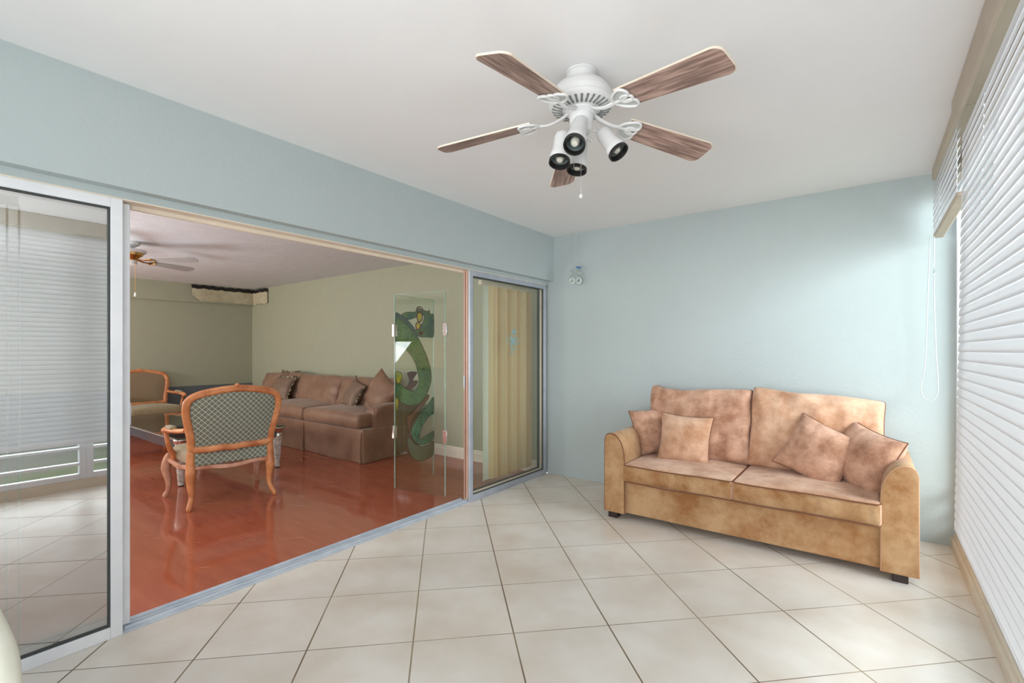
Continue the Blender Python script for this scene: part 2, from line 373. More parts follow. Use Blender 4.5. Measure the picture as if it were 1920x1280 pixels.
# kitchen units deep in the living room, seen mirrored in the folding glass
k = empty('kitchen_unit', (-3.3, -6.99, Z0)); tag(k, 'white kitchen wall unit with warm lit backsplash, mirrored in the glass screen', 'kitchen unit')
MB().box(-1.3, 1.3, 0, .58, 0, .88).build('base_cabinet', M['white'], k, bevel=.004)
MB().box(-1.32, 1.32, 0, .61, .88, .92).build('countertop', M['tan'], k, bevel=.004)
MB().box(-1.3, 1.3, 0, .34, 1.54, 2.3).build('wall_cabinet', M['white'], k, bevel=.004)
MB().box(-1.3, 1.3, 0, .01, .92, 1.54).build('backsplash', M['cream'], k, smooth=False)
for q in range(3):
    for z0, z1, y in ((.05, .85, .58), (1.57, 2.27, .34)):
        d = MB().box(-1.28+q*.86, -.46+q*.86, y, y+.018, z0, z1).build('cabinet_door', M['white'], k, bevel=.003)
        MB().box(-.53+q*.86, -.515+q*.86, y+.018, y+.035, (z0+z1)/2-.06, (z0+z1)/2+.06).build('handle', M['chrome'], d)

# ------------------------------------------------------------------ outdoors (mirrored faintly in the left door)
M['lawn'] = simple('pale paving', s2l((190, 190, 180)), .9, c2=s2l((120, 140, 90)), scale=.4)
M['hedge'] = simple('hedge green', s2l((120, 140, 96)), .9, c2=s2l((70, 92, 60)), scale=3, bmp=.8, bscale=6)
struct(MB().box(3.4, 30, -20, 12, -.6, -.5).build('ground', M['lawn'], smooth=False), 'pale paved ground outside the windows, mirrored in the left door', 'ground')
hb = MB().soft(1.6, 14, 2.6, .5, (10, 50, 12), lambda p, u, v, w_: p+noise.noise_vector(p*1.1)*.35)
tag(hb.build('hedge', M['hedge'], loc=(13, -3, .75)), 'clipped green hedge outside beyond the blinds', 'hedge')
# ------------------------------------------------------------------ sliding doors, head and track
hd = MB().box(-.15, -.062, -4.80, -.06, 1.944, 1.95).box(-.15, -.13, -3.53, -1.24, 1.925, 1.944)
struct(hd.build('trim_2', M['cream'], smooth=False), 'cream head track over the open sliding doorway', 'door head')
tr = MB().box(-.155, -.068, -4.80, -.065, -.02, .006)
for x in (-.150, -.118, -.092): tr.box(x, x+.006, -3.535, -1.245, .006, .02)
tr.box(-.155, -.150, -3.535, -1.245, .006, .026)
struct(tr.build('trim_3', M['track'], bevel=.001), 'aluminium sliding door track along the edge of the tiles', 'door track')
struct(MB().box(-.172, -.156, -3.53, -1.245, -.02, .012).build('trim_4', M['copper'], smooth=False), 'reddish wooden strip edging the living room floor at the track', 'threshold')
def panel(name, y0, y1, x0, x1, z0, z1, st, rails, mt, gm, label, right_st=None):
    f = MB(); rs = right_st or st
    f.box(x0, x1, y0, y0+st, z0, z1); f.box(x0, x1, y1-rs, y1, z0, z1)
    f.box(x0, x1, y0+st, y1-rs, z0, z0+rails[0]); f.box(x0, x1, y0+st, y1-rs, z1-rails[1], z1)
    o = struct(f.build(name, mt, bevel=.002), label, 'sliding door')
    xm = (x0+x1)/2
    MB().box(xm-.003, xm+.003, y0+st-.004, y1-rs+.004, z0+rails[0]-.004, z1-rails[1]+.004).build('pane', gm, o, smooth=False)
    g = MB(); t = .007
    for a, b_ in ((y0+st, y0+st+t), (y1-rs-t, y1-rs)): g.box(x0+.006, x1-.005, a, b_, z0+rails[0], z1-rails[1])
    for a, b_ in ((z0+rails[0], z0+rails[0]+t), (z1-rails[1]-t, z1-rails[1])): g.box(x0+.006, x1-.005, y0+st+t, y1-rs-t, a, b_)
    g.build('gasket', M['rubber'], o, smooth=False)
    return o
panel('door_1', -4.79, -3.548, -.095, -.06, .0, 1.944, .05, (.052, .042), M['white'], M['tinted'], 'white framed glass door at the left, mirroring the window blinds', .043)
o3 = panel('door_3', -4.75, -3.512, -.130, -.100, .024, 1.940, .05, (.05, .04), M['white'], M['glass'], 'sliding glass door pushed open behind the left glass door', .030)
panel('door_2', -1.240, -.068, -.080, -.06, .0, 1.944, .04, (.055, .045), M['alu'], M['tinted2'], 'glass door at the right, shade painted into its grey frame, blinds behind it', .05)  # frame is white; its shade is put into the grey colour
o4 = panel('door_4', -1.245, -.10, -.122, -.084, .024, 1.940, .05, (.05, .04), M['cream'], M['glass'], 'bronze edged sliding glass door pushed open behind the right glass door')
for xa, xb_ in ((-.122, -.112), (-.099, -.084)):
    MB().box(xa, xb_, -1.2475, -1.245, .03, 1.935).build('edge_strip', M['copper'], o4, smooth=False)
MB().box(-.109, -.102, -1.2465, -1.245, .03, 1.935).build('brush_seal', M['rubber'], o4, smooth=False)
MB().box(-.124, -.110, -1.250, -1.2475, .95, 1.06).build('lock', M['alu'], o4)
MB().box(-.125, -.105, -3.5117, -3.507, .93, 1.03).build('lock', M['alu'], o3)
# pale blue reflection in the right pane, modelled as solid loops
cl = empty('reflected_ornament', (-.0745, -.62, 1.36)); tag(cl, 'small pale blue openwork shape modelling a reflection in the right door glass', 'modelled reflection')
M['refl_shape'] = translucent('pale blue reflected shape', s2l((176, 212, 216)), .3)
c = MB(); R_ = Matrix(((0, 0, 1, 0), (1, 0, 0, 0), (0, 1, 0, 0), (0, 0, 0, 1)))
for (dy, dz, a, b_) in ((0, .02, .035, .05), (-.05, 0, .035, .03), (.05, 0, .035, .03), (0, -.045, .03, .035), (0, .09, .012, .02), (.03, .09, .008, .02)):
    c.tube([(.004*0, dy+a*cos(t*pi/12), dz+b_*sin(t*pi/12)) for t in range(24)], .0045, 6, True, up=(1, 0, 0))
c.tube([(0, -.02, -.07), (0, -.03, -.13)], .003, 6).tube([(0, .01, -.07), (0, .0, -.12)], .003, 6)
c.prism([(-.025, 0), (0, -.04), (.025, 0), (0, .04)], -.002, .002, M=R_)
c.build('ornament', M['refl_shape'], cl)

# vertical blinds inside, right and left
def vane(mb, x, y, a, wd, z0, z1, mi=0):
    c_, s_ = cos(a), sin(a); n = 6; P = []
    for i in range(n+1):
        t = -1+2*i/n; bow = .006*(1-t*t)
        P.append((x+c_*t*wd/2-s_*bow, y+s_*t*wd/2+c_*bow))
    Q = [(p[0]+s_*.0012, p[1]-c_*.0012) for p in P]
    mb.prism(P+Q[::-1], z0, z1, mi)
vb = empty('vertical_blind', (-.27, -.45, 0)); tag(vb, 'cream vertical blind stacked behind the right glass door', 'blind')
MB().box(-.02, .02, -.42, .38, 1.88, 1.92).build('headrail', M['cream'], vb, bevel=.003)
for i in range(14):
    q = MB(); y = -.34+i*.053
    vane(q, 0, y, rad(96 if i == 0 else 48+11*sin(i*2.1)), .089, .055, 1.88)
    qo = q.build('vane', M['vane_w'] if i == 0 else M['vane' if i % 3 else 'vane_t'], vb); fix_normals(qo)
vb = empty('vertical_blind', (-.27, -4.3, 0)); tag(vb, 'white vertical blind bunched at the far left edge behind the left door', 'blind')
MB().box(-.02, .02, -.42, .45, 1.88, 1.92).build('headrail', M['cream'], vb, bevel=.003)
for i in range(16):
    q = MB(); vane(q, 0, .455-i*.035, rad(172+3*sin(i*3)), .089, .03, 1.88)
    qo = q.build('vane', M['vane_w'], vb); fix_normals(qo)

# ------------------------------------------------------------------ horizontal blinds on the window wall
def blind(name, label, xt, xb, y0, y1, ztop, zbot, vx, vz, pitch=.041, wd=.054):
    e = empty(name, (xt, (y0+y1)/2, zbot)); tag(e, label, 'window blind')
    L = (y1-y0)/2
    MB().box(vx-xt-.0, vx-xt+.02, -L, L, vz-zbot, ZC-.002-zbot).box(vx-xt+.02, vx-xt+.09, -L, L, ZC-.03-zbot, ZC-.002-zbot).build('valance', M['tan'], e, bevel=.003)
    s = MB(); n = int((ztop-zbot-.03)/pitch)
    for i in range(n):
        z = .045+i*pitch; f_ = z/(ztop-zbot); x = (xb-xt)*(1-f_)+.010
        prof = []; K = 6; tilt = rad(77)
        for j in range(K+1):
            t = -1+2*j/K; a = t*wd/2; bow = .005*(1-t*t)
            prof.append((x+a*cos(tilt)-bow*sin(tilt), z+a*sin(tilt)+bow*cos(tilt)))
        prof2 = [(p+.0016*sin(tilt), q-.0016*cos(tilt)) for p, q in prof]
        j_ = .003*sin(i*1.7)
        s.prism(prof+prof2[::-1], -L+j_, L-j_-.002, M=Matrix(((1, 0, 0, 0), (0, 0, 1, 0), (0, 1, 0, 0), (0, 0, 0, 1))))
    so = s.build('slats', M['slat'], e, angle=50); fix_normals(so)
    MB().box(xb-xt+.004, xb-xt+.055, -L, L, 0, .022).build('bottom_rail', M['tan'] if zbot > 1 else M['slat'], e, bevel=.006)
    for f_ in ((-.8, -.27, .27, .8) if L > 1 else (-.7, .7)):
        MB().tube([(xb-xt+.022, L*f_, .02), (.022, L*f_, ztop-zbot)], .0012, 6).build('ladder_cord', M['cord'], e)
    return e
b1 = blind('window_blind', 'short white slatted blind raised high beside the teal back wall', 2.93, 2.93, -1.155, -.10, 2.37, 1.995, 2.928, 2.372)
b2 = blind('window_blind', 'long white slatted blind lowered over the right hand window wall', 2.95, 2.92, -5.15, -1.16, 2.33, .425, 2.915, 2.318)
# cord loop hanging from the short blind
pts = catmull([(2.915, -.14, 2.0), (2.905, -.13, 1.6), (2.895, -.10, 1.2), (2.875, -.10, 1.02), (2.893, -.11, .955), (2.93, -.12, .955), (2.955, -.13, 1.02), (2.945, -.14, 1.25), (2.935, -.15, 1.6), (2.935, -.15, 2.0)], 8)
o = MB().tube([p-Vector((2.92, -.13, 2.0)) for p in pts], .0032, 8).build('pull_cord', M['cord'], b1); o.location = (2.92-2.93, -.13+.6275, 2.0-1.995)
# small latch on the curb
tag(MB().box(-.008, .0, -.03, .03, 0, .03).box(-.018, -.008, -.012, .012, .004, .026).build('hold_down_bracket', M['white'], loc=(3.025, -2.09, .062), bevel=.002), 'tiny white bracket on the curb under the long blind', 'bracket')

# ------------------------------------------------------------------ ceiling fan over the balcony
fan = empty('ceiling_fan', (1.638, -2.426, ZC)); tag(fan, 'white ceiling fan with brown woodgrain blades and four spotlights', 'ceiling fan')
F0 = Matrix.Translation((0, 0, -ZC))
MB().lathe([(0, 2.439), (.066, 2.439), (.066, 2.432), (.060, 2.428), (.060, 2.400), (.066, 2.392)], 40, M=F0).build('canopy', M['fanwhite'], fan)
MB().lathe([(.055, 2.398), (.075, 2.392), (.105, 2.375), (.122, 2.352), (.126, 2.335), (.130, 2.333), (.131, 2.312), (.135, 2.308), (.135, 2.298), (.128, 2.290), (.105, 2.281), (.066, 2.276), (.062, 2.268), (0, 2.268)], 48, M=F0).build('motor_housing', M['fanwhite'], fan)
s = MB()
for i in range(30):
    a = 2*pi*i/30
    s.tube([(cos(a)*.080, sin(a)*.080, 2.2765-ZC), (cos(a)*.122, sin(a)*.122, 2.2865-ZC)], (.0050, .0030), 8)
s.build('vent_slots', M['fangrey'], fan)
MB().lathe([(.058, 2.272), (.058, 2.262), (.050, 2.258), (.050, 2.232), (.046, 2.226), (.046, 2.196), (.040, 2.188), (0, 2.186)], 36, M=F0).build('light_fitter', M['fanwhite'], fan)
MB().tube([(0, 0, 2.19-ZC), (0, 0, 2.13-ZC)], .014, 14).tube([(0, 0, 2.185-ZC), (.06*cos(1.2), .06*sin(1.2), 2.165-ZC)], .008, 8).build('fitter_stem', M['fanwhite'], fan)
droop = .127
def blade_mesh():
    b_ = MB(); P = []
    r0, r1, w0, w1 = .215, .650, .053, .069
    P += [(r0, -w0), (r0+.02, -w0-.002)]
    for i in range(7):
        a = -pi/2+pi/2*i/6; P.append((r1-.035+.035*cos(a), -w1+.035+.035*sin(a)))
    for i in range(7):
        a = pi/2*i/6; P.append((r1-.035+.035*cos(a), w1-.035+.035*sin(a)))
    P += [(r0+.02, w0+.002), (r0, w0)]
    k_ = len(P); ins = [(r0+(x-r0)*.994+.001, y*.965) for x, y in P]
    V = [(x, y, .0035) for x, y in P]+[(x, y, -.0025) for x, y in P]+[(x, y, -.0035) for x, y in ins]
    Fm = [tuple(range(k_))]; Fs = [(i, i+k_, (i+1) % k_+k_, (i+1) % k_) for i in range(k_)]; Fe = [(i+k_, i+2*k_, (i+1) % k_+2*k_, (i+1) % k_+k_) for i in range(k_)]
    b_.add(V, Fm+Fs+Fe+[tuple(range(3*k_-1, 2*k_-1, -1))], 0)
    for i in range(len(b_.m)): b_.m[i] = 0 if i == len(b_.m)-1 else 1
    return b_
bl = blade_mesh().build('blade', [M['blade'], M['cream']], fan, smooth=False)
arm = MB(); z0 = -.010
arm.tube(catmull([(.05, 0, .012), (.09, 0, -.006), (.14, 0, -.016), (.185, 0, z0)], 5), (.012, .006), 10)
def loop(cx, cy, rx, ry, rot, r=.006):
    return [(cx+rx*cos(t)*cos(rot)-ry*sin(t)*sin(rot), cy+rx*cos(t)*sin(rot)+ry*sin(t)*cos(rot), z0) for t in [2*pi*i/28 for i in range(28)]]
def petal(sg):
    return catmull([(.185, 0, z0), (.20, sg*.035, z0), (.245, sg*.060, z0), (.268, sg*.040, z0), (.262, sg*.016, z0), (.225, sg*.004, z0)], 6, True)
for sg in (-1, 1):
    arm.tube(petal(sg), .0055, 8, True)
    arm.prism([(p.x, p.y) for p in petal(sg)], z0+.002, z0+.006, 1)
arm.tube(loop(.243, 0, .026, .020, 0), .0055, 8, True)
ar = arm.build('blade_arm', [M['fanwhite'], M['plate']], fan); fix_normals(ar)
for i in range(5):
    a = rad(-159.45+72*i)
    for src in (bl, ar):
        c = src if i == 0 else src.copy()
        if i: COL.objects.link(c)
        pitch = rad(-13) if src is bl else rad(-9)
        c.matrix_local = Matrix.Translation((0, 0, 2.270-ZC)) @ Matrix.Rotation(a, 4, 'Z') @ Matrix.Rotation(atan2(droop, 1), 4, 'Y') @ Matrix.Rotation(pitch, 4, 'X')
# spotlights: socket end, lens end (world) and which way they look
def spot(top, lens):
    top = Vector(top); lens = Vector(lens); d = (lens-top); L = d.length
    q = Vector((0, 0, -1)).rotation_difference(d.normalized()).to_matrix().to_4x4()
    T = Matrix.Translation(top-Vector((1.638, -2.426, ZC))) @ q
    o = MB().lathe([(0, 0.004), (.022, .002), (.030, -.006), (.033, -.02), (.035, -L*.62), (.041, -L*.74), (.0425, -L*.8), (.0425, -L), (.039, -L), (.037, -L*.85), (.030, -L*.45), (0, -L*.4)], 32).build('spotlight', M['fanwhite'], fan)
    o.matrix_local = T
    MB().lathe([(.0435, -L*.93), (.0440, -L-.003), (.0385, -L-.004), (.0365, -L+.016), (.0365, -L+.02)], 32, cap=False).build('rim', M['black'], o)
    MB().lathe([(.0355, -L+.02), (.031, -L*.6), (.018, -L*.48), (0, -L*.46)], 28, cap=False).build('reflector', M['reflector'], o)
    MB().lathe([(0, -L+.006), (.012, -L+.008), (.019, -L+.02), (.018, -L+.035), (.010, -L*.5)], 20).build('bulb', M['bulb'], o)
spot(Vector((1.657, -2.464, 2.213)), Vector((1.685, -2.568, 2.073)))
spot(Vector((1.582, -2.483, 2.174)), Vector((1.592, -2.526, 2.040)))
spot(Vector((1.589, -2.340, 2.200)), Vector((1.584, -2.369, 2.056)))
spot(Vector((1.689, -2.340, 2.208)), Vector((1.769, -2.342, 2.098)))
ax = Vector((1.638, -2.426, ZC))
MB().tube([(0, 0, 2.20-ZC), tuple(Vector((1.689, -2.340, 2.208))-ax)], .006, 8).tube([(0, 0, 2.20-ZC), tuple(Vector((1.582, -2.483, 2.169))-ax)], .011, 10).tube([(0, 0, 2.16-ZC), tuple(Vector((1.589, -2.340, 2.195))-ax)], .010, 10).build('lamp_arm', M['fanwhite'], fan)
def chain(x, y, zt, zb, ball, m_='chrome'):
    c_ = MB(); n = int((zt-zb)/.006)
    c_.tube([(x, y, zt-ZC), (x, y, zb-ZC)], .0011, 6)
    for i in range(0, n, 2): c_.lathe([(0, .0016), (.0016, 0), (0, -.0016)], 6, M=Matrix.Translation((x, y, zt-i*.006-ZC)))
    o = c_.build('pull_chain', M[m_], fan)
    if ball: MB().lathe([(0, .012), (.005, .009), (.008, 0), (.005, -.008), (0, -.010)], 14, M=Matrix.Translation((x, y, zb-ZC))).build('pull_knob', M['fanwhite'], o)
p = Vector((1.638, -2.428, 2.070))-ax; chain(p.x, p.y, 2.19, 1.918, True)
p = Vector((1.629, -2.473, 2.058))-ax; chain(p.x, p.y, 2.19, 2.03, False)

# shell mobile in the corner
mo = empty('shell_mobile', (.345, -.12, 2.439)); tag(mo, 'white and blue shell mobile on a thread before the teal wall', 'mobile')
M['shell'] = translucent('milky shell', s2l((226, 232, 228)), .3, .3); M['shellb'] = simple('blue shell disc', s2l((90, 140, 200)), .3)
M['thread'] = glass('nylon thread', (.85, .9, .88), .15)
def strand(x, y, blue):
    MB().tube([(x, y, 0), (x, y, -.38)], .0011, 6).build('thread', M['thread'], mo)
    for i, (dz, dx, r, tl) in enumerate(((-.335, 0, .018, .3), (-.385, -.006, .026, .9), (-.41, .006, .028, .7), (-.435, -.004, .027, .9), (-.455, -.008, .020, .8))):
        MB().lathe([(0, .004), (r*.7, .003), (r, 0), (r*.7, -.003), (0, -.004)], 20, M=XF((x+dx, y, dz), rad(90)*tl if i in (0,) else rad(20), .35*(-1)**i)).build('shell_disc', M['shell'], mo)
    MB().tube([(x+.026*cos(t*pi/12), y+.012*sin(t*pi/12)*.3, -.492+.026*sin(t*pi/12)) for t in range(24)], .009, 8, True, up=(0, 1, 0)).build('shell_ring', M['shell'], mo)
    if blue: MB().lathe([(0, .004), (.02, .003), (.031, 0), (.02, -.003), (0, -.004)], 20, M=XF((x+.002, y, -.362), rad(25), .3)).build('shell_disc', M['shellb'], mo)
strand(0, 0, True); strand(-.055, -.03, False)

# ------------------------------------------------------------------ cushions
def pillow_mb(w, h, t, n=22, pinch=.09, e=.42, seed=0, wr=.006, box=0, lump=0):
    mb = MB(); V = []; F = []; idx = {}
    def pt(i, j, sd):
        u = -1+2*i/n; v = -1+2*j/n; u_ = sin(u*pi/2); v_ = sin(v*pi/2)
        edge = i in (0, n) or j in (0, n)
        key = (i, j, 0 if edge else sd)
        if key in idx: return idx[key]
        x = w/2*u_*(1-pinch*(1-v_*v_)); z = h/2*v_*(1-pinch*(1-u_*u_))
        if lump:
            tp = lump(u_) if callable(lump) else lump*(noise.noise(Vector((u_*2.2+seed*1.7, 0, seed)))*.5)
            z += tp*max(0, (v_+1)/2)**2; x += .012*noise.noise(Vector((0, z*5, seed*2.3)))*abs(u_)
            cr = (abs(u_)*abs(v_))**8; x *= 1-.030*cr; z *= 1-.030*cr
        k = ((1-u_*u_)*(1-v_*v_)); th = (k**e)*t/2 if k > 0 else 0
        nz = noise.noise(Vector((x*7+seed*3.1, z*7, sd*2+seed)))*wr + noise.noise(Vector((x*18+seed, z*9, sd+seed)))*wr*.5
        ang = atan2(v_, u_); rr = max(abs(u_), abs(v_))
        nz += wr*.6*sin(ang*9+seed)*rr**4*(1 if not edge else 0)
        y = 0 if edge else sd*(th+nz*min(1, k*6))
        idx[key] = len(V); V.append((x, y, z)); return idx[key]
    for sd in (-1, 1):
        for i in range(n):
            for j in range(n):
                q = (pt(i, j, sd), pt(i+1, j, sd), pt(i+1, j+1, sd), pt(i, j+1, sd)); F.append(q if sd < 0 else q[::-1])
    mb.add(V, F)
    ring = [(i, 0) for i in range(n)]+[(n, j) for j in range(n)]+[(i, n) for i in range(n, 0, -1)]+[(0, j) for j in range(n, 0, -1)]
    path = [V[idx[(i, j, 0)]] for i, j in ring]
    return mb, path
def pillow(name, label, loc, rx, ry, rz, w, h, t, mat, pmat, seed=0, group=None, cat='throw pillow', piper=.004, **k):
    mb, path = pillow_mb(w, h, t, seed=seed, wr=.016, **k)
    o = mb.build(name, mat, angle=80)
    if label: tag(o, label, cat, group)
    o.matrix_world = XF(loc, rx, ry, rz)
    if pmat: MB().tube(path, piper, 8, True, up=(0, 1, 0)).build('piping', pmat, o)
    return o, path

# ------------------------------------------------------------------ tan loveseat
LX, LY = 1.90, -.44
lv = empty('loveseat', (LX, LY, 0)); tag(lv, 'tan microsuede loveseat with rounded arms against the teal wall', 'loveseat')
def wob(p, u, v, w_):
    return p+Vector((0, .004*noise.noise(Vector((p.x*5, 0, p.z*6))), 0))
MB().soft(1.535, .74, .25, .012, (30, 12, 6), wob, M=Matrix.Translation((0, -.025, .175))).build('seat_base', M['suede2'], lv)
MB().soft(1.50, .17, .76, .04, (20, 4, 14), M=Matrix.Translation((0, .31, .435))).build('back_frame', M['suede'], lv)
def arm_profile(sg):
    # x outward from the inner face, z up
    P = [(0, .05), (0, .45)]
    for i in range(1, 9):
        a = pi-(pi/2)*i/8; P.append((.105+.105*cos(a), .45+.190*sin(a)))
    P += [(.128, .638), (.148, .622), (.158, .59), (.160, .05)]
    return [(sg*x, z) for x, z in P]
for sg in (-1, 1):
    P = arm_profile(sg); mb = MB(); ys = [-.425, -.418, -.2, 0, .2, .37, .385]; V = []; F = []; k = len(P)
    cx = sg*.08; 
    for yi, y in enumerate(ys):
        sc = .975 if yi in (0, len(ys)-1) else 1
        for x, z in P: V.append((sg*.757+cx+(x-cx)*sc, y, .05+(z-.05)*(1-(1-sc)*.4)))
    for a in range(len(ys)-1):
        for i in range(k): F.append((a*k+i, a*k+(i+1) % k, (a+1)*k+(i+1) % k, (a+1)*k+i))
    F += [tuple(range(k)), tuple((len(ys)-1)*k+i for i in range(k))]
    mb.add(V, F); o = mb.build('arm', M['suede2'] if sg < 0 else M['suede2'], lv, angle=50); fix_normals(o)
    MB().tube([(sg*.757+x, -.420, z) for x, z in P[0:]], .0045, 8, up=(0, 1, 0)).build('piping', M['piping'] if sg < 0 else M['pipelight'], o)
for sg, w_ in ((-1, .755), (1, .765)):
    def seatfn(p, u, v, w, sg=sg):
        top = max(0, w); p = p.copy()
        p.z += .022*(1-u*u)*(1-v*v)*(1 if w > 0 else -.1)
        p.z += .004*noise.noise(Vector((p.x*6+sg*4, p.y*6, 1)))
        if v < -.9: p.y -= .016*(1-w*w)*(1-.5*u*u)-.006*sin(p.x*70+3*sin(p.x*17))*(1-w*w)*(.35+.65*max(0, sin(p.x*7+1)))
        return p
    o = MB().soft(w_, .70, .135, .022, (60, 24, 8), seatfn, M=Matrix.Translation((sg*.378, -.107, .362))).build('seat_cushion', M['suede'], lv, angle=80)
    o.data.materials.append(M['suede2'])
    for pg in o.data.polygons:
        if pg.normal.y < -.75: pg.material_index = 1  # front faces get a darker suede, imitating light on the nap
    hw, y0_, zt = w_/2-.006, -.448, .060
    for zz in (zt, -zt):
        pp = [(x, -.350-.008*(1-(x/hw)**2), zz+.002*sin(x*11+sg)) for x in [(-hw+.012)+(2*hw-.024)*i/24 for i in range(25)]]
        pp = [(-hw, .3, zz)]+[(-hw, -.335, zz)]+pp+[(hw, -.335, zz), (hw, .3, zz)]
        MB().tube(pp, .004, 8).build('piping', M['piping'], o).location = (sg*.378, -.107, .362)
    mb, path = pillow_mb(w_+.03, .56, .24, n=34, pinch=.03, e=.24, seed=3+sg, wr=.03, lump=(lambda q: .030*math.exp(-((q+.93)/.16)**2)-.012*math.exp(-((q+.25)/.2)**2)+.006*q) if sg < 0 else (lambda q: .022*(1-q)/2*1.6-.012+.012*sin(q*5)*.4))
    bo = mb.build('back_cushion', M['suede3'] if sg < 0 else M['suede'], lv, angle=80)
    bo.matrix_local = XF((sg*.385+.005, .135, .69), rad(-14), rad(1.2)*sg)
    MB().tube(path, .0045, 8, True, up=(0, 1, 0)).build('piping', M['piping'], bo)
for x in (-.86, .84):
    for y in (-.37, .33): MB().box(x-.035, x+.035, y-.035, y+.035, 0, .052).build('foot', M['foot'], lv, bevel=.004)
g = 'tan throw pillows on the loveseat'
pillow('throw_pillow', 'tan throw pillow at the left arm, tucked behind another', (1.20, -.36, .610), rad(-20), rad(-7), rad(38), .38, .38, .24, M['suede3'], M['piping'], 1, g)
pillow('throw_pillow', 'square tan throw pillow standing forward on the left seat cushion', (1.475, -.50, .590), rad(-16), rad(3), rad(8), .38, .38, .24, M['suede'], M['piping'], 2, g)
pillow('throw_pillow', 'brown throw pillow tipped on its corner on the right cushion', (2.335, -.49, .600), rad(-22), rad(24), rad(-6), .40, .39, .24, M['suede3'], M['piping'], 5, g)
pillow('throw_pillow', 'dark tan throw pillow wedged against the right arm', (2.585, -.50, .590), rad(-18), rad(12), rad(-44), .39, .39, .24, M['suede3'], M['piping'], 8, g)

